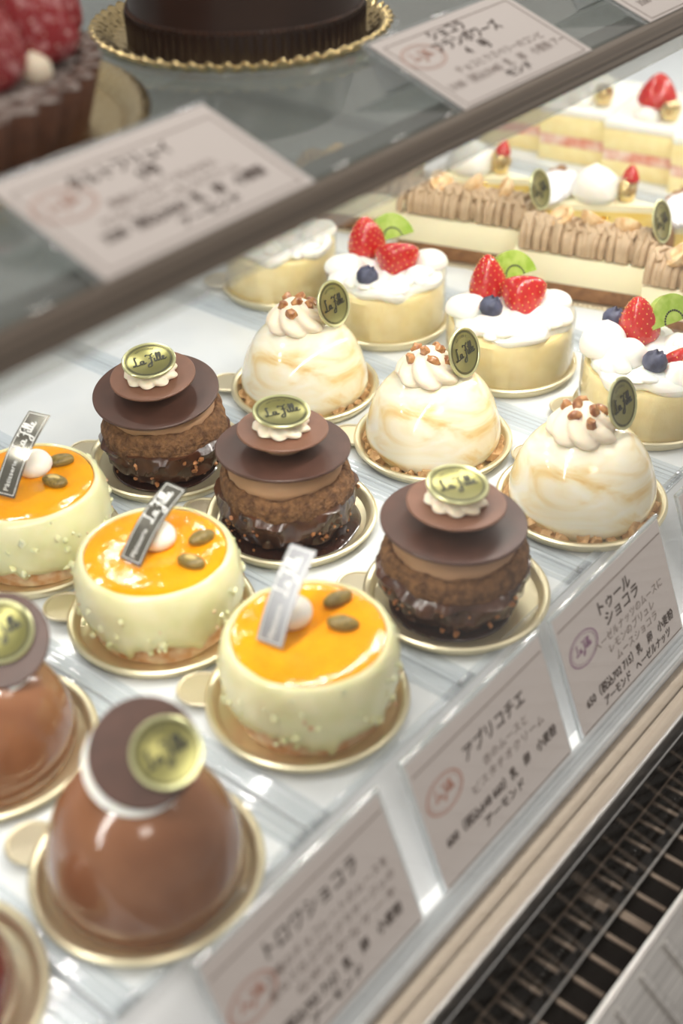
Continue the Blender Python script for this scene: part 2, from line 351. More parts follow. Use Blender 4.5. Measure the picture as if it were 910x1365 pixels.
def swirl(parent, M, r, h, turns=2.3, mat=None, lobes=7):
    """piped swirl: a ribbed rope wound up into a cone"""
    b = MB().tf(M); N = 110; vs = []; fs = []; n = 28
    for i in range(N):
        t = i/(N-1); a = 2*PI*turns*t; R = r*(1-.86*t); th = r*.40*(1-.45*t)*(min(1, i/8)*.6+.4)*(1 if t < .93 else max(.12, (1-t)/.07))
        c = Vector((R*.68*math.cos(a), R*.68*math.sin(a), h*.14+h*.74*t)); rad = Vector((math.cos(a), math.sin(a), 0)); up = Vector((0, 0, 1))
        for k in range(n):
            q = 2*PI*k/n; rr = th*(1+.15*math.cos(lobes*q-a*1.6)); vs.append(c+rad*math.cos(q)*rr+up*math.sin(q)*rr*.95)
    for i in range(N-1):
        for k in range(n): l = (k+1) % n; fs.append((i*n+k, i*n+l, (i+1)*n+l, (i+1)*n+k))
    fs.append(tuple(range(n))); fs.append(tuple(range((N-1)*n, N*n)))
    b.add(vs, fs); return b.build('piped_cream', mat or CREAMP, parent, angle=85)
def chips(mb, rng, n, fpos, r0=.08, r1=.16):
    for i in range(n):
        p = fpos(rng); mb.ball(p, rng.uniform(r0, r1), 1, (1, rng.uniform(.6, 1), rng.uniform(.6, 1)), .5, 1.5, i, rotm(rng.random()*6, rng.random()*6, rng.random()*6))

def crumb_shape(mb, c, r, seed, rng):
    mb.ball(c, r, 2, (1, .85, .8), .9, 2.1, seed, rotm(rng.random()*6, rng.random()*6, rng.random()*6))

# apricot cake ---------------------------------------------------------------------------------
def apricot_cake(x, y, label, seed, dot, seeds, strip, rz=0, smat=None):
    rng = random.Random(seed); t = thing('apricot_cake', label, 'cake', (x, y, .09), rz, 'apricot and pistachio cakes')
    def nz(a, z, f, s=0): return noise.noise(Vector((math.cos(a)*f, math.sin(a)*f, z*f*.5+seed*3+s)))
    b = MB()
    def fb(r, a, z): q = r*(1+.03*nz(a, z, 3)); return (q*math.cos(a), q*math.sin(a), z)
    b.lathe([(0, 0), (2.75, 0), (2.9, .15), (2.98, .6), (2.95, 1.0), (3.0, 1.4), (0, 1.45)], 96, fb); b.build('sponge_base', CRUST, t)['label'] = 'pale toasted almond sponge showing under the glaze'
    g = MB()
    def fg(r, a, z):
        lowk = max(0, min(1, (1.9-z)/1.1)); zz = z-lowk*(.55*nz(a, 0, 2.2)+.55*max(0, nz(a, 0, 6, 9)-.1)*2)
        q = r*(1+.018*nz(a, z, 1.6)+.012*nz(a, z*2, 4, 5)); return (q*math.cos(a), q*math.sin(a), zz)
    g.lathe([(2.9, 1.05), (3.06, .9), (3.2, 1.02), (3.34, 1.35), (3.44, 1.85), (3.46, 2.3), (3.44, 2.8), (3.36, 3.25), (3.22, 3.6), (3.1, 3.76), (3.0, 3.8), (2.93, 3.74), (2.93, 3.55), (0, 3.5)], 128, fg)
    g.build('pistachio_glaze', PISTG, t)
    # ragged edge flakes and nut grains set in the glaze
    c = MB()
    chips(c, rng, 90, lambda q: (lambda a, z: ((3.42 if z > 1.2 and z < 3.0 else 3.2)*math.cos(a), (3.42 if z > 1.2 and z < 3.0 else 3.2)*math.sin(a), z))(q.uniform(0, 2*PI), q.uniform(.9, 3.55)), .10, .24)
    stuff(c.build('nut_grains', PISTG, t))
    c = MB(); chips(c, rng, 14, lambda q: (lambda a, z: (3.44*math.cos(a), 3.44*math.sin(a), z))(q.uniform(0, 2*PI), q.uniform(1.0, 2.9)), .08, .15)
    stuff(c.build('toasted_grains', CRUST, t))
    c = MB()
    def fj(r, a, z): return (r*math.cos(a)*(1+.006*math.cos(5*a+seed)), r*math.sin(a), z+.03*nz(a, r*2, 1.2)*(r > .1 and r < 2.8))
    c.lathe([(0, 3.78), (.6, 3.78), (1.2, 3.785), (1.8, 3.79), (2.3, 3.79), (2.7, 3.78), (2.88, 3.73), (2.94, 3.62), (0, 3.6)][::-1], 96, fj)
    c.build('apricot_jelly', JELLY, t)
    c = MB(); c.ball((dot[0], dot[1], 4.12), .82, 4, (1, 1, .68), .05, 1.2, seed); c.build('cream_dot', CREAMW, t)
    for i, (sx, sy, a, cut) in enumerate(seeds):
        c = MB(); rot = rotm(.1, .05, a); c.ball((sx, sy, 3.96), .62, 3, (1, .56, .42), .08, 1.5, i+seed, rot)
        o = c.build('pistachio', SEEDG, t); o['label'] = 'green brown pistachio half'
        if cut: c = MB(); c.ball((sx, sy, 4.05), .42, 3, (1, .5, .45), 0, 1, i, rot); c.build('cut_face', SEEDI, o)
    # curved plastic label leaning over the cream dot
    p0, p1, w = Vector(strip[0]), Vector(strip[1]), 1.12
    L = (p1-p0); ey = L.normalized(); ex = ey.cross(Vector((0, 0, 1))).normalized(); 
    ex = (ex+Vector(strip[2])).normalized(); ex = (ex-ey*ex.dot(ey)).normalized(); ez = ex.cross(ey); n = 16; bend = .28
    if ez.z < 0: ez = -ez; ex = -ex
    def P(u, v, o=0): return p0+ex*(u*w)+L*v+ez*(math.sin(PI*v)*bend+o)
    b = MB(); vs = []; fs = []
    for i in range(n+1):
        for u, o in ((-.5, 0), (.5, 0), (-.5, .03), (.5, .03)): vs.append(P(u, i/n, o))
    for i in range(n): a = 4*i; q = a+4; fs += [(a, a+1, q+1, q), (a+2, q+2, q+3, a+3), (a, q, q+2, a+2), (a+1, a+3, q+3, q+1)]
    fs += [(0, 2, 3, 1), (4*n, 4*n+1, 4*n+3, 4*n+2)]
    b.add(vs, fs); o = b.build('name_label', smat or STRIPM, t); o['label'] = 'narrow silvery plastic strip label with white script'
    # print: text runs along the strip, then is bent with it
    m = MB(); tm = MB(); Lc = L.length
    put_text(tm, Matrix.Identity(4), 'Pâtisserie', -Lc*.46+.08, -.13, .34, 'L', width=Lc*.33)
    script_name(tm, Matrix.Identity(4), Lc*.19, -.16, .60, .045)
    def seg(x0, y0, x1, y1, w=.03, k=14):
        for i in range(k):
            a = (x0+(x1-x0)*i/k, y0+(y1-y0)*i/k); c2 = (x0+(x1-x0)*(i+1)/k, y0+(y1-y0)*(i+1)/k)
            d = (Vector(c2)-Vector(a)).normalized(); nn = Vector((-d.y, d.x))*w/2
            tm.tf(Matrix.Identity(4)); tm.add([(a[0]-nn.x, a[1]-nn.y, 0), (a[0]+nn.x, a[1]+nn.y, 0), (c2[0]+nn.x, c2[1]+nn.y, 0), (c2[0]-nn.x, c2[1]-nn.y, 0)], [(0, 1, 2, 3)])
    hx, hy = Lc*.5-.1, w*.5-.1
    seg(-hx, -hy, hx, -hy); seg(hx, -hy, hx, hy, k=3); seg(hx, hy, -hx, hy); seg(-hx, hy, -hx, -hy, k=3)
    m.add([P(-v[1]/w, .5+v[0]/Lc, .045+v[2]*.2) for v in tm.v], tm.f)
    m.build('label_print', WPRINT, o, smooth=False)
    return t

# chocolate disc cake --------------------------------------------------------------------------
def disc_cake(x, y, label, seed, off=(0, 0), tilt=(0, 0), pool=False, brot=-28):
    rng = random.Random(seed); t = thing('chocolate_disc_cake', label, 'cake', (x, y, .09), 0, 'chocolate hazelnut cakes with stacked discs')
    def nz(a, z, f, s=0): return noise.noise(Vector((math.cos(a)*f, math.sin(a)*f, z*f*.6+seed*3+s)))
    b = MB()
    if pool:
        def fp(r, a, z): q = r*(1+.05*nz(a, 0, 2)); return (q*math.cos(a), q*math.sin(a), z)
        b.lathe([(0, 0), (3.3, 0), (3.38, .05), (3.25, .13), (0, .14)], 96, fp); b.build('chocolate_sauce', SAUCE, t)['label'] = 'shiny dark sauce filling the plate with nut bits'
    else:
        def fp(r, a, z): return (r*math.cos(a)-.25, r*math.sin(a)-.1, z)
        b.lathe([(0, 0), (2.62, 0), (2.68, .06), (2.62, .12), (0, .13)], 96, fp); b.build('chocolate_base_disc', SAUCE, t)
    g = MB()
    def fg(r, a, z):
        q = r*(1+.10*nz(a, z*1.5, 2.2)+.08*nz(a, z*3, 5, 4)); zz = z+(.55*nz(a, 0, 1.4, 8) if z > 1.5 else 0); return (q*math.cos(a), q*math.sin(a), zz)
    g.lathe([(0, .12), (2.3, .14), (2.62, .35), (2.85, .7), (3.02, 1.1), (3.14, 1.5), (3.2, 1.85), (3.14, 2.1), (2.98, 2.18), (0, 2.18)], 128, fg)
    g.build('dark_glaze', DGLAZE, t)['label'] = 'glossy dark chocolate glaze around the lower half'
    b = MB()
    def fb(r, a, z): q = r*(1+.06*nz(a, z, 2, 2)+.03*nz(a, z*3, 8, 3)); return (q*math.cos(a), q*math.sin(a), z+.16*nz(a, 0, 3, 7)+.08*nz(a, 0, 9, 1))
    b.lathe([(0, 1.5), (2.9, 1.6), (3.06, 1.9), (3.1, 2.3), (3.05, 2.65), (2.9, 2.98), (2.72, 3.12), (2.55, 3.08), (2.45, 2.9), (0, 2.9)], 128, fb)
    b.build('puff_body', PUFF, t)['label'] = 'brown porous cocoa pastry body'
    c = MB(); chips(c, rng, 48, lambda q: (lambda a, z: ((2.72+.33*(z-.35))*math.cos(a)*1.02, (2.72+.33*(z-.35))*math.sin(a)*1.02, z))(q.uniform(0, 2*PI), q.uniform(.35, 1.85)), .08, .18); stuff(c.build('chopped_nuts', NUT, t))
    if pool:
        c = MB(); chips(c, rng, 26, lambda q: (lambda a, r: (r*math.cos(a), r*math.sin(a), .16))(q.uniform(0, 2*PI), q.uniform(2.6, 3.1)), .04, .1); stuff(c.build('nut_bits', NUT, t))
    c = MB()
    c.lathe([(2.5, 2.85), (2.6, 3.0), (2.62, 3.3), (2.5, 3.6), (2.35, 3.82), (0, 3.85)], 96, lambda r, a, z: ((r+.05*math.sin(z*14+a*1.5+seed)*(z < 3.8 and r > .1))*math.cos(a)+off[0]*.3, (r)*math.sin(a)+off[1]*.3, z))
    c.build('mousse_filling', MOUSSE, t)
    M = Matrix.Translation((off[0], off[1], 4.0)) @ Matrix.Rotation(tilt[0], 4, 'X') @ Matrix.Rotation(tilt[1], 4, 'Y')
    d = MB().tf(M); d.disc(3.06, .16, 96, 0, .04); d.build('large_disc', VCHOC, t)['label'] = 'large thin dark chocolate disc'
    # cream cushion between the discs
    c = MB().tf(M); c.lathe([(.9, .1), (1.15, .35), (1.1, .75), (.9, 1.0), (0, 1.0)], 40); c.build('cream_cushion', MOUSSE, t)
    M2 = M @ Matrix.Translation((-.1, -.1, 1.02)) @ Matrix.Rotation(-tilt[0]*.5, 4, 'X')
    d = MB().tf(M2); d.disc(2.05, .14, 80, 0, .04); d.build('small_disc', MCHOC, t)['label'] = 'smaller thin milk chocolate disc'
    M3 = M2 @ Matrix.Translation((-.05, 0, .12)); rosette(t, M3, 1.2, .76, None, 9, 2.2, 'cream_rosette', .10)
    B = M3 @ Matrix.Translation((-.02, -.02, .80)) @ Matrix.Rotation(math.radians(brot), 4, 'Z') @ Matrix.Rotation(.1, 4, 'X') @ Matrix.Translation((0, 0, .06))
    badge(t, B, 1.27)
    return t

# white marbled dome -----------------------------------------------------------------------------
def dome_profile(r, h, n=22, low=.9):
    pr = [(0, 0), (r*low, 0)]
    for i in range(1, n+1):
        t = i/n*PI/2; zz = h*math.sin(t)**.92; rr = r*math.cos(t)**.74
        if i == n: rr = 0
        pr.append((rr*(1-(1-low)*max(0, 1-zz/(h*.22))**2), zz))
    return pr
def marbled_dome(x, y, label, seed, boff=(1.1, -.6), btilt=.35, rz=0):
    rng = random.Random(seed); t = thing('marbled_dome_cake', label, 'cake', (x, y, .09), 0, 'cream marbled dome cakes')
    b = MB().tf(Matrix.Rotation(seed*1.3, 4, 'Z')); b.lathe(dome_profile(3.45, 4.35, 26, .86), 96, lambda r, a, z: (r*(1+.012*math.sin(2*a+z))*math.cos(a), r*math.sin(a), z)); b.build('marbled_dome', MARBLE, t)
    T = Matrix.Translation((-.3, .15, 3.98)); rosette(t, T, 1.48, 1.65, CREAMP, 7, 3.6, 'piped_cream', .12)
    for i in range(7):
        a = i*2.4+seed; r = .25+.62*(i/7)**.5; r = .3+.75*(i/7)**.6; z = 3.98+1.65*(1-.36*r/1.62-.12*r*r)+.06
        c = MB(); c.ball((r*math.cos(a)-.3, r*math.sin(a)+.15, z), .35, 2, (1, .75, .7), .5, 1.5, seed*9+i, rotm(rng.random()*6, rng.random()*6, rng.random()*6)); c.build('nut_piece', PECAN, t)
    ey = Vector((0, math.sin(btilt), math.cos(btilt))); badge(t, fr((boff[0], boff[1], 5.35), (1, .02, 0), ey), 1.2)
    for i in range(26):
        a = 2*PI*i/26+rng.uniform(-.1, .1); sz = rng.uniform(.26, .5) if i % 3 else rng.uniform(.45, .66)
        c = MB(); crumb_shape(c, ((3.32-.1*sz)*math.cos(a), (3.32-.1*sz)*math.sin(a), sz*.62), sz*.85, seed*50+i, rng); c.build('crumble_piece', CRUMB, t, angle=30)
    return t

# milk chocolate dome ----------------------------------------------------------------------------
def choc_dome(x, y, label, seed, R=3.4, H=4.75, dpos=(.35, -.35, 5.75), bpos=None, dn=(-.42, -.42, .80), bx=(.70, -.70, .0)):
    t = thing('glazed_dome_cake', label, 'cake', (x, y, .09), 0, 'milk chocolate glazed domes')
    b = MB(); b.lathe(dome_profile(R, H, 28, .93), 112, lambda r, a, z: (r*(1+.01*math.sin(3*a+z+seed))*math.cos(a), r*math.sin(a), z)); b.build('glazed_dome', GLAZEM, t)
    n = Vector(dn).normalized(); ex = Vector(bx); ey = n.cross(ex).normalized(); ex = ey.cross(n)
    M = fr(dpos, ex, ey)
    c = MB().tf(M @ Matrix.Translation((0, 0, -1.1))); c.lathe([(0, 0), (1.0, 0), (1.15, .2), (1.1, .7), (.9, .98), (0, 1.0)], 40); c.build('cream_cushion', CREAMW, t)
    w_ = MB().tf(M @ Matrix.Translation((-.26, -.24, -.17))); w_.disc(1.74, .14, 72, 0, .04); w_.build('white_chocolate_disc', CREAMW, t)
    d = MB().tf(M); d.disc(1.78, .14, 72, 0, .04); d.build('chocolate_disc', VCHOC, t)
    bp = bpos or (.72, -.1); badge(t, M @ Matrix.Translation((bp[0], bp[1], .30)) @ Matrix.Rotation(.5, 4, 'Z'), 1.16)
    return t

# fruit --------------------------------------------------------------------------------------------
def strawberry(parent, M, r=1.05, h=2.3, seed=0, mat=None, seeds=110, label=None, seedmat=None):
    """cone berry, axis along local z, wide end at z=0, tip at z=h"""
    b = MB().tf(M); prof = [(0, -.05), (.45, -.04), (.8, .08), (.97, .28), (1, .5), (.95, .8), (.84, 1.15), (.68, 1.5), (.48, 1.85), (.26, 2.12), (0, 2.28)]
    pr = [(a*r, z/2.28*h) for a, z in prof]; pp = cr(pr, 3)
    def fn(q, a, z): k = 1+.05*math.cos(2*a+seed)+.03*math.cos(3*a+seed*2); return (q*k*math.cos(a), q*k*math.sin(a), z)
    pp = [(max(0, p[0]), p[1]) for p in pp]; pp[0] = (0, pp[0][1]); pp[-1] = (0, pp[-1][1])
    b.lathe(pp, 40, fn); o = b.build('strawberry', mat or BERRY, parent)
    if label: o['label'] = label
    s = MB().tf(M)
    for i in range(seeds):
        z = h*(.06+.9*((i+.5)/seeds)**1.0); a = i*2.39996; k = 0
        for (r0, z0), (r1, z1) in zip(pp, pp[1:]):
            if z0 <= z <= z1: k = r0+(r1-r0)*(z-z0)/max(1e-6, z1-z0)
        x, y, zz = fn(k*.995, a, z); s.ball((x, y, zz), .036, 1, (1, 1, 1.5))
    stuff(s.build('berry_seeds', seedmat or SEEDY, o)); return o
def blueberry(parent, c, r=.62, seed=0, tilt=(0.3, .2)):
    M = Matrix.Translation(c) @ Matrix.Rotation(tilt[0], 4, 'X') @ Matrix.Rotation(tilt[1], 4, 'Y')
    b = MB().tf(M)
    b.lathe([(0, -r*.86), (r*.5, -r*.78), (r*.86, -r*.46), (r, 0), (r*.88, r*.45), (r*.6, r*.72), (r*.42, r*.86), (r*.34, r*.88), (r*.25, r*.66), (0, r*.6)], 40, lambda q, a, z: (q*(1+.09*math.cos(5*a)*(z > r*.8))*math.cos(a), q*(1+.09*math.cos(5*a)*(z > r*.8))*math.sin(a), z+(.06*math.cos(5*a) if z > r*.8 else 0)))
    return b.build('blueberry', BLUE, parent)
def kiwi(parent, M, r=1.6):
    b = MB().tf(M); b.prism([(r*math.cos(a), r*math.sin(a)) for a in [PI*i/24 for i in range(25)]], -.22, .22); o = b.build('kiwi_slice', KIWI, parent)
    s = MB().tf(M)
    for i in range(14):
        a = PI*(i+.5)/14; s.ball((r*.42*math.cos(a), r*.42*math.sin(a), .22), .07, 1, (1, 1, .6)); s.ball((r*.42*math.cos(a), r*.42*math.sin(a), -.22), .07, 1, (1, 1, .6))
    stuff(s.build('kiwi_seeds', KSEED, o)); return o
def dollop(parent, c, r, h, rot=0, tip=(0, 0)):
    b = MB().tf(Matrix.Translation(c) @ Matrix.Rotation(rot, 4, 'Z')); pr = [(r*.75, 0), (r*.97, h*.15), (r, h*.35), (r*.9, h*.6), (r*.66, h*.8), (r*.36, h*.93), (r*.12, h*1.03), (0, h*1.08)]
    b.lathe(cr(pr, 3), 44, lambda q, a, z: (q*(1+.05*math.sin(3*a+z*3))*math.cos(a)+tip[0]*(z/h)**2, q*(1+.05*math.cos(2*a))*math.sin(a)+tip[1]*(z/h)**2, z))
    return b.build('cream_dollop', CREAMW, parent, angle=80)
def short_cake(x, y, label, seed, berries, blues, kiw, dollops):
    t = thing('round_shortcake', label, 'cake', (x, y, .09), 0, 'round fruit shortcakes')
    b = MB(); b.lathe([(0, 0), (3.32, 0), (3.36, .05), (3.36, 2.75), (3.2, 2.95), (0, 2.98)], 96, lambda r, a, z: (r*(1+.006*math.sin(7*a+z*4))*math.cos(a), r*math.sin(a), z)); b.build('sponge_round', SPONGE, t)
    c = MB()
    def fc(r, a, z):
        k = 1+.07*math.sin(5*a+seed)+.04*math.sin(9*a+seed*2) if r > .5 else 1
        return (r*k*math.cos(a), r*k*math.sin(a), z+(.16*math.sin(6*a+seed*3) if 1 < r else 0))
    c.lathe([(0, 2.8), (2.6, 2.8), (3.1, 2.9), (3.22, 3.1), (3.1, 3.4), (2.6, 3.6), (1.5, 3.62), (0, 3.6)], 96, fc); c.build('whipped_cream', CREAMW, t, angle=80)
    rg = random.Random(seed)
    for i in range(9):
        a = 2*PI*i/9+rg.uniform(-.15, .15); rosette(t, Matrix.Translation((2.15*math.cos(a), 2.15*math.sin(a), 3.2)) @ Matrix.Rotation(rg.uniform(-.35, .35), 4, 'X') @ Matrix.Rotation(rg.uniform(-.35, .35), 4, 'Y'), rg.uniform(.8, 1.0), rg.uniform(.6, 1.1), CREAMW, 5, rg.uniform(.5, 2), 'cream_dollop', .1)
    for (dx, dy, r, h) in dollops: dollop(t, (dx, dy, 3.25), r, h, dx*3, (-.15, .1))
    for i, (p, tip, r, h) in enumerate(berries):
        d = Vector(tip)-Vector(p); d.normalize(); e = d.orthogonal(); strawberry(t, fr(p, e, d.cross(e)), r, h, seed+i)
    for p in blues: blueberry(t, p, .64, seed)
    for p, n, r in kiw:
        nn = Vector(n).normalized(); ex = Vector((0, 0, 1)).cross(nn).normalized(); kiwi(t, fr(p, ex, nn.cross(ex)), r)
    f = MB(); f.lathe([(3.46, .05), (3.46, 3.35), (3.5, 3.35), (3.5, .05), (3.46, .05)], 96); f.build('film_collar', FILM, t)
    return t

# ------------------------------------------------------------------ the case itself
# case floor (one step below the trays), deck under the trays
struct('floor', MB().box(-60, 190, 15.62, 120, -4.3, -3.7), APRON)
struct('trim_1', MB().box(-60, 190, 19.9, 120, -.75, -.38), DECK)             # the deck the trays sit on
struct('wall_back', MB().box(-60, 190, 120, 121, -4.3, 60), WALLM)

b = MB(); x0_, x1_ = -60, 190
pf = [(20.3, -.4), (20.1, -.12), (17.0, -3.7), (20.3, -3.7)]
n_ = len(pf); b.add([(x0_, y, z) for y, z in pf]+[(x1_, y, z) for y, z in pf], [tuple(range(n_)), tuple(range(n_, 2*n_))]+[(i, (i+1) % n_, (i+1) % n_+n_, i+n_) for i in range(n_)])
struct('trim_2', b, APRON)                                               # white apron behind the price cards

# white cake trays, one per column, with ribbed clear rims
COLX = [(-1.4, 'far left tray, mostly outside the picture'), (7.8, 'tray under the red glazed cake'), (17.2, 'tray under the milk chocolate domes'), (26.5, 'tray under the apricot cakes'), (35.6, 'tray under the stacked disc cakes'), (44.7, 'tray under the marbled domes'), (53.9, 'tray under the round shortcakes')]
def tray(x0, x1, y0, y1, label):
    t = thing('cake_tray', label, 'tray', ((x0+x1)/2, (y0+y1)/2, -.38), 0, 'white cake trays'); a, b = (x1-x0)/2, (y1-y0)/2
    MB().box(-a, a, -b, b, 0, .38, .05).build('tray_base', TRAY, t)
    for sg in (-1, 1):
        r = MB()
        for (p, q, h) in ((.03, .30, .16), (.36, .62, .12), (.70, 1.0, .07)):
            u, v = sg*(a-p), sg*(a-q); r.box(min(u, v), max(u, v), -b, b, .385, .385+h, .03)
        r.build('ribbed_rim', ACRYL, t)['label'] = 'clear ribbed acrylic rim along the tray side'
    r = MB(); r.box(-a, a, -b+.02, -b+.22, .39, .75, .04); r.build('front_lip', ACRYL, t)
    return t
for x, l in COLX[1:]: tray(x-4.62, x+4.56, 20.1, 62, 'white '+l+' with clear ribbed rims')
tray(58.75, 69.2, 20.1, 75, 'white tray under the chestnut cream slices with clear ribbed rims')
tray(69.5, 79.6, 20.1, 85, 'white tray under the sugared tart slices with clear ribbed rims')
tray(79.9, 93.5, 20.1, 95, 'white tray under the layered strawberry shortcakes with clear ribbed rims')

# plates and cakes ---------------------------------------------------------------------------------
CX = {'dome': 17.04, 'apr': 26.6, 'cho': 35.4, 'whi': 44.6, 'sh': 53.6}
gold_plate(17.04, 23.4, 'gold plate under the front glazed chocolate dome', 116)
gold_plate(17.35, 32.2, 'gold plate under the rear glazed chocolate dome at the left edge', 123)
choc_dome(17.04, 23.4, 'large glossy milk chocolate dome with dark disc and olive badge in front', 1)
choc_dome(17.3, 32.3, 'glossy milk chocolate dome cut by the left edge, its badge leaning back', 2, 3.4, 4.3, (1.1, -.6, 5.0), (.1, .25))
gold_plate(9.0, 25.2, 'gold plate under the dark red cake at the lower left corner', tab=False)
t = thing('red_glazed_cake', 'dark red glossy cake cut by the lower left corner', 'cake', (9.0, 25.2, .09))
MB().lathe(dome_profile(3.1, 3.6, 20, .93), 72).build('red_glaze', REDGL, t)
rosette(t, Matrix.Translation((0, 0, 3.4)), .9, .8, CREAMW)

gold_plate(26.6, 24.4, 'gold plate under the front apricot cake')
gold_plate(26.65, 32.5, 'gold plate under the middle apricot cake')
gold_plate(26.55, 40.7, 'gold plate under the rear apricot cake')
apricot_cake(26.6, 24.2, 'front apricot cake, its strip label coloured pale as if reflecting, standing nearly upright', 3, (.15, .95), [(2.0, .2, -.3, 0), (1.0, -.85, -1.0, 0)], [(-1.55, .55, 3.95), (1.15, 1.05, 6.55), (0, 0, 0)], 0, STRIPB)
apricot_cake(26.6, 32.4, 'middle apricot cake with silver label and a faint reflection across it', 4, (.4, .3), [(1.6, -1.1, -.2, 0), (.2, -1.9, -1.3, 1)], [(-1.35, .0, 3.95), (1.75, .2, 5.9), (0, 0, 0)])
apricot_cake(26.6, 40.5, 'rear apricot cake at the left edge with dark silver label', 5, (.8, .4), [(1.85, -.15, -.55, 0), (.6, -1.2, -1.2, 1)], [(-1.5, -.35, 3.95), (1.75, .6, 6.2), (0, 0, 0)])

gold_plate(35.4, 23.5, 'gold plate under the front stacked disc cake')
gold_plate(35.3, 32.8, 'gold plate filled with sauce under the middle stacked disc cake')
gold_plate(35.4, 41.0, 'gold plate under the rear stacked disc cake')
disc_cake(35.3, 23.6, 'front stacked disc chocolate cake with a pale shiny badge', 11, (0, .1), (.03, .05))
disc_cake(35.2, 32.9, 'middle stacked disc chocolate cake sitting in a pool of dark sauce', 12, (.0, .1), (-.02, .05), pool=True)
disc_cake(35.4, 41.1, 'rear stacked disc chocolate cake behind the apricot cakes', 13, (-.2, .1), (.05, -.1))

gold_plate(44.6, 22.8, 'gold plate with crumble under the front marbled dome', 66)
gold_plate(44.6, 31.4, 'gold plate with crumble under the middle marbled dome')
gold_plate(44.7, 40.0, 'gold plate with crumble under the rear marbled dome')
marbled_dome(44.6, 22.8, 'front cream and caramel marbled dome beside the price cards', 21, (1.15, -.95))
marbled_dome(44.6, 31.4, 'middle cream and caramel marbled dome with nuts and olive badge', 22, (.75, -1.2))
marbled_dome(44.7, 40.0, 'rear cream and caramel marbled dome with pale badge, behind the middle one', 23, (.85, -1.45))

SB = [((.2, 1.1, 3.3), (.45, 1.0, 6), 1.15, 2.6)]
for yy, n in ((24.3, 'front'), (32.75, 'second'), (41.3, 'third'), (49.5, 'last')):
    gold_plate(53.6, yy, 'gold plate under the %s round shortcake' % n, 125, r=3.75)
short_cake(53.6, 24.3, 'round fruit shortcake at the right edge with a big cream dollop', 31,
    [((1.35, 1.5, 3.45), (.95, 1.6, 6), 1.12, 2.5), ((.5, -1.35, 4.1), (.0, -2.3, 2.8), 1.15, 2.1)], [(1.55, 3.1, 3.95), (-1.45, -.85, 4.05)], [((2.3, .2, 4.3), (-.25, -.75, .5), 1.5)],
    [(-.9, 2.35, 1.25, 1.7), (-1.1, .9, 1.05, 1.3), (-1.7, -.9, .9, .5), (.3, -2.4, 1.0, .6)])
short_cake(53.6, 32.75, 'round fruit shortcake with two glossy strawberries behind the middle marbled dome', 32,
    [((1.0, 2.1, 3.35), (.75, 2.2, 6), 1.12, 2.5), ((1.3, .15, 4.75), (-.3, -.9, 2.6), 1.22, 2.4)], [(-1.35, .45, 4.05)], [((2.3, 1.4, 4.1), (-.25, -.75, .5), 1.5)],
    [(-1.4, 2.0, 1.1, 1.1), (-2.1, .2, .95, .4), (-1.3, -1.6, 1.05, .5), (.7, -2.3, 1.0, .7), (2.3, -1.3, 1.0, .8)])
short_cake(53.6, 41.3, 'round fruit shortcake with darker strawberries behind the rear marbled dome', 33,
    [((1.1, 2.2, 3.5), (.7, 2.2, 6), 1.15, 2.4), ((.85, -.1, 4.7), (-.35, -1.1, 2.4), 1.22, 2.3)], [(-2.2, -.35, 3.95)], [((2.2, 1.3, 4.2), (-.25, -.75, .5), 1.5)],
    [(-1.3, 2.1, 1.1, 1.0), (-1.6, -1.5, 1.05, .5), (.5, -2.4, 1.0, .5), (2.2, -1.5, 1.1, 1.0)])
short_cake(53.6, 49.5, 'last round shortcake, half hidden under the shelf edge', 34,
    [((1.3, .8, 3.3), (1.0, .9, 6), 1.1, 2.2)], [(-.3, .9, 3.95)], [], [(2.0, -1.5, 1.1, .8), (-1.2, 1.6, 1.0, .8), (0, -2.1, 1.0, .5)])

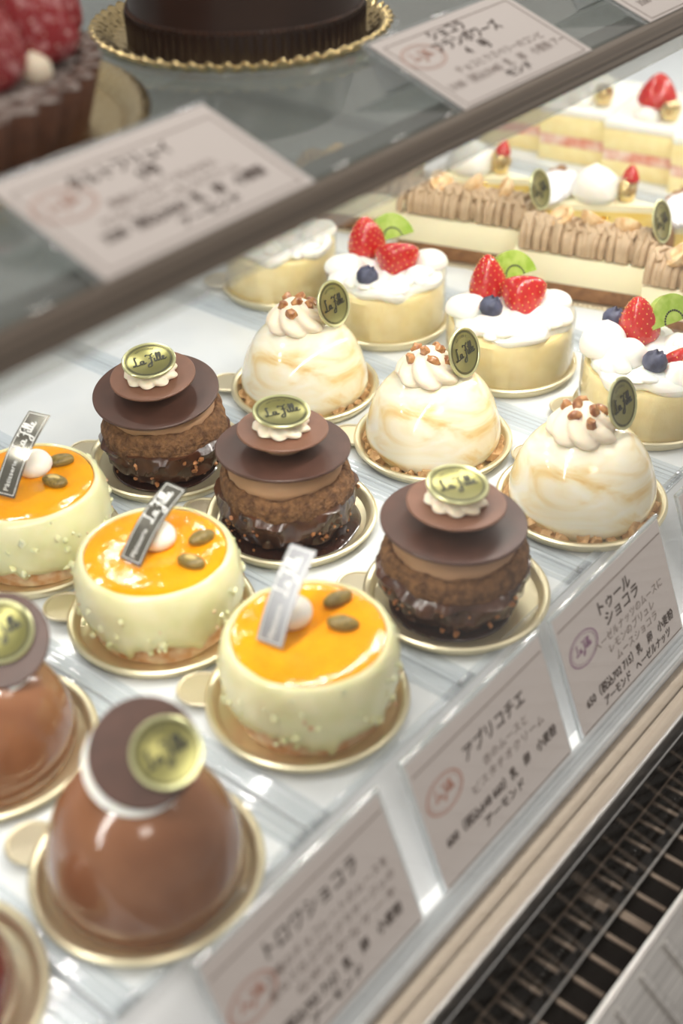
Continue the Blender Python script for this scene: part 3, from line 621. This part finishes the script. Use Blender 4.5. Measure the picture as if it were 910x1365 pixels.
# chestnut cream slices -------------------------------------------------------------------------------
def chestnut_slice(x, y, label, seed, rz, L=8.6, W=2.9, hz=((2.2, .3), (4.3, .1), (6.2, .5)), bd=(6.9, .6), n=26):
    """local x runs along the slice away from its near right end, local y across"""
    rng = random.Random(seed); t = thing('chestnut_slice', label, 'cake', (x, y, .1), rz, 'chestnut cream slices')
    MB().box(0, L, 0, W, .05, .95, .08).build('sponge_layer', SPONGED, t)
    MB().box(.02, L-.02, .02, W-.02, .95, 2.75, .1).build('bavarian_layer', BAVA, t)
    MB().box(.25, L-.25, .25, W-.25, 2.74, 3.95, .45).build('chestnut_core', CHEST, t)
    b = MB()
    for i in range(n):
        u = .35+(L-.7)*i/(n-1); lean = rng.uniform(-.28, .28); hh = rng.uniform(1.15, 1.45); pts = []
        for k in range(13):
            a = PI*k/12; pts.append((u+lean*math.cos(a)+rng.uniform(-.01, .01), W/2-math.cos(a)*(W/2-.12), 2.92+hh*math.sin(a)**.7))
        b.tube(pts, .22, 8)
    for i in range(n//2):
        u = .6+(L-1.2)*i/(n/2-1); b.tube([(u-.5, W/2-.9+.3*(i % 2), 4.12), (u-.1, W/2-.5, 4.38), (u+.2, W/2+.3, 4.40), (u-.15, W/2+.9, 4.15)], .18, 8)
    stuff(b.build('piped_chestnut_cream', CHEST, t, angle=80))
    for i, (u, v) in enumerate(hz):
        c = MB(); M = Matrix.Translation((u, W/2+v-.6, 4.62)) @ rotm(rng.uniform(.3, 1.2), rng.uniform(-.6, .6), rng.random()*6).to_4x4() @ Matrix.Scale(1.35, 4); c.tf(M)
        c.lathe([(0, -.5), (.35, -.42), (.56, -.15), (.6, .05), (.42, .12), (.3, .0), (0, -.06)], 24); c.build('hazelnut_half', HAZEL, t)
    c = MB()
    for i in range(5): c.ball((L*.42+.16*i, W/2-1.0+.06*i, 4.5+.04*(i % 2)), .16, 1, (1, .7, .35), .6, 2, i, rotm(i, i*2, 0))
    c.build('gold_flake', GOLDLEAF, t)
    M = Matrix.Rotation(-rz, 4, 'Z') @ Matrix.Identity(4)
    ey = M @ Vector((0, .32, .94)); ex = M @ Vector((1, .1, 0))
    badge(t, fr((bd[0], bd[1], 5.0), ex, ey), 1.25)
    return t
def board(x, y, rz, L, W, label):
    t = thing('gold_doily_board', label, 'board', (x, y, .02), rz, 'embossed gold boards under the slices')
    MB().box(-.5, L+.5, -.5, W+.5, 0, .06, .02).build('board_base', GOLDLT, t)
    b = MB(); k = .3; 
    for i in range(int((L+1)/k)): b.ball((-.4+k*i, -.4, .06), .12, 1); b.ball((-.4+k*i, W+.4, .06), .12, 1)
    for i in range(int((W+1)/k)): b.ball((-.4, -.4+k*i, .06), .12, 1); b.ball((L+.4, -.4+k*i, .06), .12, 1)
    stuff(b.build('beaded_edge', GOLDLT, t)); return t
RZ = math.radians(106)      # slices lie almost along the depth of the case, turned a little
def slice_at(px, py, label, seed, **kw):
    # px,py: front right foot of the long side seen by the camera; the slice extends away (RZ) and to the right
    c, s = math.cos(RZ), math.sin(RZ); W = 2.9
    ox, oy = px+(s*W), py-(c*W)            # origin so that local y (=RZ+90deg) points back to the seen side
    board(ox, oy, RZ, 8.6, W, 'gold beaded board under the '+label.split(',')[0]); return chestnut_slice(ox, oy, label, seed, RZ, **kw)
slice_at(63.9, 29.5, 'chestnut cream slice in the middle, gold flake and hazelnuts on top', 41, bd=(.3, 1.0))
slice_at(64.1, 38.4, 'chestnut cream slice with olive badge, behind the strawberry shortcakes', 42, bd=(-.25, 1.4), n=26)
slice_at(64.0, 20.9, 'chestnut cream slice cut by the right edge', 43, bd=(1.4, 1.0), hz=((2.2, .3), (7.0, 1.2), (5.2, .5)))
slice_at(64.1, 47.3, 'chestnut cream slice farthest back, partly under the shelf edge', 44, bd=(.6, 1.2))

# sugared tart slices ---------------------------------------------------------------------------------
def tart_slice(x, y, label, seed, rz):
    t = thing('tart_slice', label, 'cake', (x, y, .1), rz, 'sugared tart slices')
    R = 8.6; a0, a1 = -.26, .26; n = 14
    def wedge(z0, z1, r0, r1, inset=0):
        arc = [(r1*math.cos(a0+(a1-a0)*i/n), r1*math.sin(a0+(a1-a0)*i/n)) for i in range(n+1)]
        return ([(r0, 0)]+arc) if r0 < .5 else arc+[(r0*math.cos(a), r0*math.sin(a)) for a in [a1+(a0-a1)*i/n for i in range(n+1)]]
    MB().prism(wedge(0, 0, 0, 8.1), 0, .5).build('crust_base', TARTBR, t)
    MB().prism(wedge(0, 0, 0, 7.6), .5, 2.3).build('custard_filling', CUST, t)
    MB().prism(wedge(0, 0, 0, 7.55), 2.3, 2.75).build('cream_layer', BAVA, t)
    b = MB(); M = 26; vs = []; fs = []
    for i in range(M+1):
        a = a0*1.5+(a1-a0)*1.5*i/M; k = .12*math.cos(i*PI/2)
        for r, z in ((7.6, .05), (8.1+k, .05), (8.6+k, 3.3), (8.0+k, 3.45), (7.6, 2.4)): vs.append((r*math.cos(a), r*math.sin(a), z))
    for i in range(M):
        for k in range(5): fs.append((i*5+k, i*5+(k+1) % 5, i*5+5+(k+1) % 5, i*5+5+k))
    fs += [(0, 1, 2, 3, 4), tuple(range(M*5, M*5+5))]; b.add(vs, fs); b.build('fluted_crust', TARTBR, t, angle=80)
    b = MB(); b.ball((7.3, 0, 3.1), 1.7, 3, (.75, 1.55, .38), .22, 1.6, seed); b.build('powdered_edge', SUGARC, t)
    dollop(t, (4.6, 0, 2.7), 1.55, 2.2, 0, (.1, 0)); 
    c = MB(); c.ball((2.6, -.3, 3.5), .95, 2, (.7, .75, 1.05), .25, 2, seed); c.build('gold_wrap', GOLDFOIL, t)
    strawberry(t, fr((2.5, -.3, 3.9), (1, 0, 0), (0, 1, .2)), .55, 1.2, seed, seeds=20)
    return t
tart_slice(72.6, 33.4, 'sugared tart slice at upper right, white cream dollop and gold wrap on top', 51, math.radians(105))
tart_slice(74.0, 25.0, 'sugared tart slice cut by the right edge, powdered crust', 52, math.radians(105))
tart_slice(71.8, 42.6, 'sugared tart slice behind the first, nearly hidden by the shelf', 53, math.radians(105))

# layered strawberry shortcakes ---------------------------------------------------------------------
def layer_cake(x, y, label, seed, top):
    t = thing('layered_shortcake', label, 'cake', (x, y, .02), math.radians(99), 'layered strawberry shortcakes')
    L, W = 5.2, 8.0
    MB().box(0, L, -W, 0, 0, 1.2, .08).build('lower_sponge', SPONGE, t)
    b = MB(); b.box(.05, L-.05, -W+.05, -.05, 1.2, 2.0, .05); b.build('strawberry_layer', PINKL, t)
    MB().box(0, L, -W, 0, 2.0, 3.5, .08).build('upper_sponge', SPONGE, t)
    MB().box(-.05, L+.05, -W-.05, .05, 3.5, 4.1, .18).build('cream_top', CREAMW, t)
    for k in range(3): dollop(t, (L*.5, -1.6-2.1*k, 4.0), .95, 1.0)
    c = MB(); c.lathe([(.02, 0), (.55, .2), (.75, .9), (.6, 1.4), (0, 1.5)], 20); c.v = [(a+1.0, b_-1.6, z+4.1) for a, b_, z in c.v]; c.build('gold_wrap', GOLDFOIL, t)
    if top: strawberry(t, fr((L*.45, -2.6, 4.7), (1, 0, 0), (0, 1, 0)), 1.35, 2.4, seed, seeds=40)
    return t
layer_cake(82.6, 43.4, 'layered shortcake below the shelf edge at the upper right', 61, False)
layer_cake(82.4, 37.9, 'layered shortcake with a whole strawberry at the upper right edge', 62, True)
layer_cake(82.2, 32.4, 'layered shortcake cut by the right edge', 63, False)
layer_cake(82.8, 48.9, 'layered shortcake mostly behind the shelf edge', 64, False)

# ------------------------------------------------------------------ glass shelf, its bronze rail and what stands on it
SH = thing('glass_shelf', 'grey glass shelf carrying the whole cakes above the rows of small cakes', 'shelf', (60, 45, 19.6))
MB().box(-120, 120, -19.6, 20, 0, .8, .04).build('glass_plate', SHELFG, SH)
RL = thing('shelf_rail', 'long matte bronze rail along the front of the glass shelf', 'rail', (60, 24.9, 19.4))
b = MB(); b.box(-120, 120, -.15, .25, .0, 1.02, .03); b.build('rail_profile', RAIL, RL)
b = MB(); b.box(-120, 120, -.19, -.15, .40, .46); b.box(-120, 120, -.18, -.15, .06, .10); b.build('rail_groove', RAILDK, RL)
b = MB(); b.box(-120, 120, -.02, .18, -.72, -.02, .02); b.build('clear_skirt', SKIRT, RL)['label'] = 'clear strip below the bronze rail'
LB = thing('led_bar', 'slim white diode bar fixed under the shelf behind the bronze rail', 'lamp', (60, 27.2, 19.05))
MB().box(-120, 120, -.7, .7, .08, .5, .05).build('housing', DECK, LB)

def price_card(x0, p0, p1, lines, label, stamp, rear=None, W=8.73, rules=(.11, .97), rside=False, group='price cards on the front ledge', lw=.05):
    """p0=(y,z) foot, p1=(y,z) head; local x along the case, local y up the card"""
    t = thing('price_card', label, 'price card', (x0, p0[0], p0[1]), 0, group)
    H = math.hypot(p1[0]-p0[0], p1[1]-p0[1]); M = fr((0, 0, 0), (1, 0, 0), (0, p1[0]-p0[0], p1[1]-p0[1]))
    MB().tf(M).box(0, W, 0, H, -.03, 0).build('paper_card', PAPER, t, smooth=False)
    s = MB().tf(M); s.box(-.12, W+.12, -.06, H+.1, -.22, -.06, .03)
    if rear:
        q = fr((0, p1[0]-p0[0], p1[1]-p0[1]), (1, 0, 0), (0, rear[0], rear[1])); hh = math.hypot(*rear); s.tf(q).box(-.12, W+.12, 0, hh, 0, .16, .03)
    s.build('acrylic_stand', ACRYL if rear else ACRYLW, t)
    e = MB().tf(M); e.tube([(-.14, H+.12, -.08), (W+.14, H+.12, -.08)], .10, 10); e.tube([(-.14, -.06, -.12), (-.14, H+.12, -.12)], .045, 6); e.tube([(W+.14, -.06, -.12), (W+.14, H+.12, -.12)], .045, 6)
    if rear:
        e.tf(q); e.tube([(-.14, 0, .08), (-.14, hh, .08), (W+.14, hh, .08), (W+.14, 0, .08)], .05, 6)
    e.build('polished_edge', EDGE, t)
    g = MB(); tk = MB(); st = MB(); G = M @ Matrix.Translation((0, 0, .005))
    for v in rules: g.tf(G).box(.1 if not rside else .35, W-.1 if not rside else W-.35, H*(1-v)-lw/2, H*(1-v)+lw/2, 0, .008)
    if rside:
        for u in (.35, W-.35): g.tf(G).box(u-lw/2, u+lw/2, H*(1-rules[1]), H*(1-rules[0]), 0, .008)
    for (body, u, v, size, al, dark, wd) in lines:
        put_text(tk if dark else g, G, body, W*u, H*(1-v), size, al, None if wd is None else W*wd, bold=.025 if dark else 0)
    tk.build('lettering', INK, t, smooth=False)['label'] = 'dark brown japanese lettering'
    g.build('fine_lettering', INKLT, t, smooth=False)
    ring(st, G, 1.02, 1.10, .68, z=.01, c=(W*stamp[0], H*(1-stamp[1]))); ring(st, G, .90, .93, .66, z=.01, c=(W*stamp[0], H*(1-stamp[1])))
    script_name(st, G, W*stamp[0], H*(1-stamp[1])-.1, .46, .035); st.build('oval_stamp', stamp[2], t, smooth=False)
    return t
P0, P1 = (16.36, -3.54), (18.43, 1.81)
price_card(34.75, P0, P1, [('トゥール', .50, .27, .72, 'C', 1, None), ('ショコラ', .54, .39, .72, 'C', 1, None), ('ヘーゼルナッツのムースに', .58, .50, .50, 'C', 0, .66), ('レモンのブリュレ', .58, .60, .50, 'C', 0, .44),
    ('ムースショコラ', .60, .70, .50, 'C', 0, .40), ('650（税込702 715）乳　卵　小麦粉', .08, .82, .54, 'L', 1, .86), ('アーモンド　ヘーゼルナッツ', .22, .93, .52, 'L', 1, .66)],
    'price card with purple oval stamp in front of the front marbled dome', (.17, .38, STAMPP))
price_card(24.96, P0, P1, [('アプリコチエ', .56, .33, .78, 'C', 1, .46), ('杏のムースと', .60, .47, .48, 'C', 0, .34), ('ピスタチオクリーム', .60, .58, .48, 'C', 0, .56),
    ('600（税込648 660）乳　卵　小麦粉', .08, .74, .54, 'L', 1, .86), ('アーモンド', .48, .86, .50, 'C', 1, .3)], 'price card with orange oval stamp in front of the front apricot cake', (.16, .38, STAMPO))
price_card(14.66, P0, P1, [('トロワショコラ', .52, .30, .80, 'C', 1, .52), ('三種のチョコレートのムースを', .57, .44, .48, 'C', 0, .72), ('重ねて仕上げたグラサージュの', .57, .55, .48, 'C', 0, .74), ('なめらかなケーキ', .62, .66, .48, 'C', 0, .6),
    ('650（税込702 715）乳　卵　小麦粉', .08, .80, .56, 'L', 1, .84), ('アーモンド', .48, .91, .5, 'C', 1, .3)], 'blurred price card with orange oval stamp at the bottom, before the glazed dome', (.14, .42, STAMPO))
price_card(45.6, P0, P1, [('キャラメル', .5, .3, .8, 'C', 1, .46), ('バニラのムース', .5, .5, .5, 'C', 0, .5)], 'price card cut by the right edge, only its left margin showing', (.2, .38, STAMPO))
Q0, Q1 = (25.05, 20.48), (29.9, 22.35)
price_card(20.15, Q0, (29.75, 22.0), [('タルトフリュイ', .46, .29, .70, 'C', 1, .46), ('5号', .52, .42, .62, 'C', 1, None), ('季節のフルーツをのせた', .52, .54, .46, 'C', 0, .50), ('カスタードとアーモンドクリーム', .50, .65, .46, 'C', 0, .64),
    ('3200（税込3456）乳　卵　小麦粉', .13, .77, .54, 'L', 1, .76), ('アーモンド', .55, .89, .46, 'C', 1, .28)], 'price card in clear stand before the strawberry tart on the shelf', (.15, .36, STAMPF), (2.2, -1.45), rules=(.13, .95), rside=True, group='price cards on the shelf', lw=.04)
price_card(37.1, Q0, (29.4, 22.0), [('ショコラ', .44, .22, .68, 'C', 1, .25), ('フランボワーズ', .50, .37, .68, 'C', 1, .48), ('4　号', .47, .51, .62, 'C', 1, None), ('チョコとラズベリーのコンビ', .54, .65, .46, 'C', 0, .66),
    ('3100（税込3348）乳　卵　小麦粉 アー', .07, .79, .52, 'L', 0, .88), ('モンド', .50, .90, .48, 'C', 1, .18)], 'price card in clear stand beside the whole dark chocolate cake', (.16, .34, STAMPF), (-1.0, -1.5), rules=(.10, .97), rside=True, group='price cards on the shelf', lw=.04)
price_card(50.6, Q0, (29.4, 22.0), [('ガトーフレーズ', .5, .3, .7, 'C', 1, .5), ('3500（税込3780）乳　卵　小麦粉', .1, .79, .52, 'L', 0, .8)], 'price card at the top right corner above the shelf rail', (.16, .36, STAMPF), (-1.0, -1.5), rules=(.10, .97), rside=True, group='price cards on the shelf', lw=.04)

# strawberry tart on the shelf
TZ = 20.42
tp = thing('large_gold_plate', 'round gold foil plate under the strawberry tart on the shelf', 'plate', (22.9, 40.1, TZ))
MB().lathe([(0, .05), (7.4, .05), (8.6, .08), (9.0, .5), (9.45, .62), (9.7, .55), (9.6, .4), (8.9, .02), (0, 0)], 120).build('dish', GOLDFOIL, tp)
tt = thing('strawberry_tart', 'dark fluted tart topped with sugar dusted strawberries on the shelf', 'tart', (22.2, 39.7, TZ+.14))
def flute(r, a, z): k = 1+(.030*math.cos(a*44) if z > .15 and r > 7 else 0); return (r*k*math.cos(a), r*k*math.sin(a), z)
MB().lathe([(0, 0), (7.3, 0), (7.6, .2), (8.25, 2.3), (8.1, 2.5), (7.9, 2.45), (7.75, 2.1), (0, 2.0)], 352, flute).build('fluted_crust', TARTC, tt, angle=60)
MB().lathe([(7.8, 2.42), (7.95, 2.5), (8.18, 2.46), (8.3, 2.36)], 352, flute).build('sugared_rim', TARTS, tt, angle=60)
MB().lathe([(0, 2.6), (4, 2.6), (6.5, 2.5), (7.5, 2.3), (7.75, 2.1), (0, 1.9)], 96, lambda r, a, z: (r*math.cos(a), r*math.sin(a), z+.06*noise.noise(Vector((r*math.cos(a), r*math.sin(a), 0))))).build('sugared_filling', TARTS, tt)
for i, (bx_, by_, r, h, az, el) in enumerate([(4.6, -4.8, 1.42, 3.4, 2.2, 1.45), (1.9, -5.4, 1.36, 3.2, 3.4, 1.4), (6.3, -2.7, 1.3, 3.2, .3, 1.35), (6.0, .2, 1.5, 3.3, .3, 1.25), (-.4, -4.9, 1.5, 3.2, -.6, 1.3), (.4, -1.6, 1.6, 3.4, .4, 1.4), (3.4, 1.2, 1.5, 3.3, .5, 1.3), (-2.8, -3.2, 1.5, 3.2, -1, 1.2), (-1.0, 1.6, 1.6, 3.4, 0, 1.4), (1.6, 4.4, 1.5, 3.2, 1, 1.3), (4.8, 3.6, 1.5, 3.2, 1, 1.3)]):
    d = Vector((math.cos(az)*math.cos(el), math.sin(az)*math.cos(el), math.sin(el))); e = d.orthogonal()
    strawberry(tt, fr((bx_, by_, 2.5), e, d.cross(e)), r, h, i, BERRYS, 90, seedmat=PINKL)
for i, (cx_, cy_) in enumerate([(3.3, -5.9), (.4, -6.4)]):
    dollop(tt, (cx_, cy_, 2.3), .6, .9).data.materials[0] = CREAMP
kiwi(tt, fr((2.2, -3.4, 5.2), (1, 0, 0), (0, .7, .7)), 1.7)

# whole chocolate cake on a fluted gold board in a clear tray
ct = thing('clear_cake_tray', 'shallow clear plastic tray under the whole chocolate cake', 'tray', (39.6, 38.0, TZ))
MB().lathe([(0, 0), (5.9, 0), (6.25, .06), (6.45, .35), (6.5, .4), (6.55, .3), (6.3, 0), (0, -.02)], 120).build('tray_shell', ACRYL, ct)
gb = thing('fluted_gold_board', 'ruffled gold foil board around the whole chocolate cake', 'board', (39.55, 38.0, TZ+.06))
def ruf(r, a, z): k = 1+(.02*math.cos(a*56) if r > 5.2 else 0); return (r*k*math.cos(a), r*k*math.sin(a), z+(.10*math.cos(a*56+.8) if r > 5.5 else 0))
MB().lathe([(0, .04), (5.1, .04), (5.4, .12), (5.8, .5), (6.1, .62), (6.2, .5), (5.8, .2), (5.2, .0), (0, 0)], 448, ruf).build('ruffled_foil', GOLDFOIL, gb, angle=80)
cc = thing('whole_chocolate_cake', 'large round dark chocolate cake with ribbed side on the shelf', 'cake', (39.5, 37.7, TZ+.11))
MB().lathe([(0, 0), (4.75, 0), (4.85, .1), (4.85, 1.25), (4.78, 1.35), (4.78, 5.3), (4.5, 5.6), (0, 5.6)], 120).build('chocolate_body', CHOCC, cc)
b = MB()
for i in range(84): a = 2*PI*i/84; b.tube([(4.86*math.cos(a), 4.86*math.sin(a), .08), (4.9*math.cos(a), 4.9*math.sin(a), 1.2)], .085, 6)
stuff(b.build('ribbed_band', CHOCC, cc))
b = MB()
for i in range(130): a = 2*PI*i/130; b.ball((4.84*math.cos(a), 4.84*math.sin(a), 1.32), .10, 1)
stuff(b.build('beaded_line', DGLAZE, cc))

# ------------------------------------------------------------------ front ledge, sill, air vent, outer steel panel, front glass
t = thing('card_ledge', 'clear ribbed acrylic ledge holding the lower price cards', 'ledge', (60, 16.2, -3.7))
MB().box(-120, 120, .0, .22, 0, .30, .05).build('card_groove', LEDGEM, t)
for k, (a, c, h) in enumerate(((-.20, -.04, .16), (-.40, -.24, .12), (-.58, -.42, .22))):
    MB().box(-120, 120, a, c, 0, h, .04).build('ledge_rib', LEDGEM, t)
t = thing('steel_sill', 'warm brushed steel sill between the card ledge and the air vent', 'sill', (60, 14.6, -4.4))
MB().box(-120, 120, .28, .98, .02, .34, .04).build('upper_step', STEEL, t)
MB().box(-120, 120, -.46, .25, -.1, .28, .04).build('lower_step', STEEL, t)
MB().box(-120, 120, -.62, -.47, -.9, .36, .05).build('bright_lip', STEEL2, t)['label'] = 'narrow pale polished lip'
t = thing('air_vent', 'dark air vent slot with rows of thin bronze slats', 'vent', (33, 12.2, -7.6))
b = MB(); b.box(-50, 60, -2.4, 1.75, -.4, 0); b.box(-50, 60, 1.45, 1.75, 0, 2.3); b.build('trough', DARK, t, smooth=False)
MB().tube([(-50, -.45, 1.75), (60, -.45, 1.75)], .05, 8).build('front_wire', STEEL2, t)
MB().box(-50, 60, 1.22, 1.3, 1.3, 1.42).build('back_bar', SLATM, t)
sl = None
for i in range(46):
    x = -22+1.1*i
    for row in (0, 1):
        xx = -22+1.18*i
        if sl is None: sl = MB().box(-.10, .10, -.62, .62, -.05, .05, .02).build('slat', SLATM, t); o = sl
        else: o = sl.copy(); COL.objects.link(o); o.parent = t
        o.location = Vector((xx, .68 if row == 0 else -1.18, 1.3 if row == 0 else 1.55))*S
        if i % 11 == 5: o.scale = (2.1, 1, 1)
t = thing('outer_steel_panel', 'sloping brushed steel panel with raised ribs at the lower right corner', 'panel', (33, 9.85, -5.2))
th = math.radians(38); M = fr((0, 0, 0), (1, 0, 0), (0, math.cos(th), math.sin(th)))
MB().tf(M).box(-50, 60, -14, 0, -.25, 0, .02).build('panel_sheet', STEEL2, t)
MB().box(-50, 60, 0, .22, -.6, .14, .05).build('bright_lip', STEEL2, t)
rb = None
for i in range(34):
    if rb is None: rb = MB().tf(M).box(-.2, .2, -13.5, -.25, 0, .26, .09).build('raised_rib', STEEL2, t); o = rb
    else: o = rb.copy(); COL.objects.link(o); o.parent = t
    o.location = Vector((-30+1.75*i, 0, 0))*S
w = thing('front_glass', 'clear front pane of the display case rising from the air vent', 'glass', (45, 11.4, -6.6))
MB().box(-120, 120, -.15, .15, 0, 66, .02).build('pane', GLASS, w)
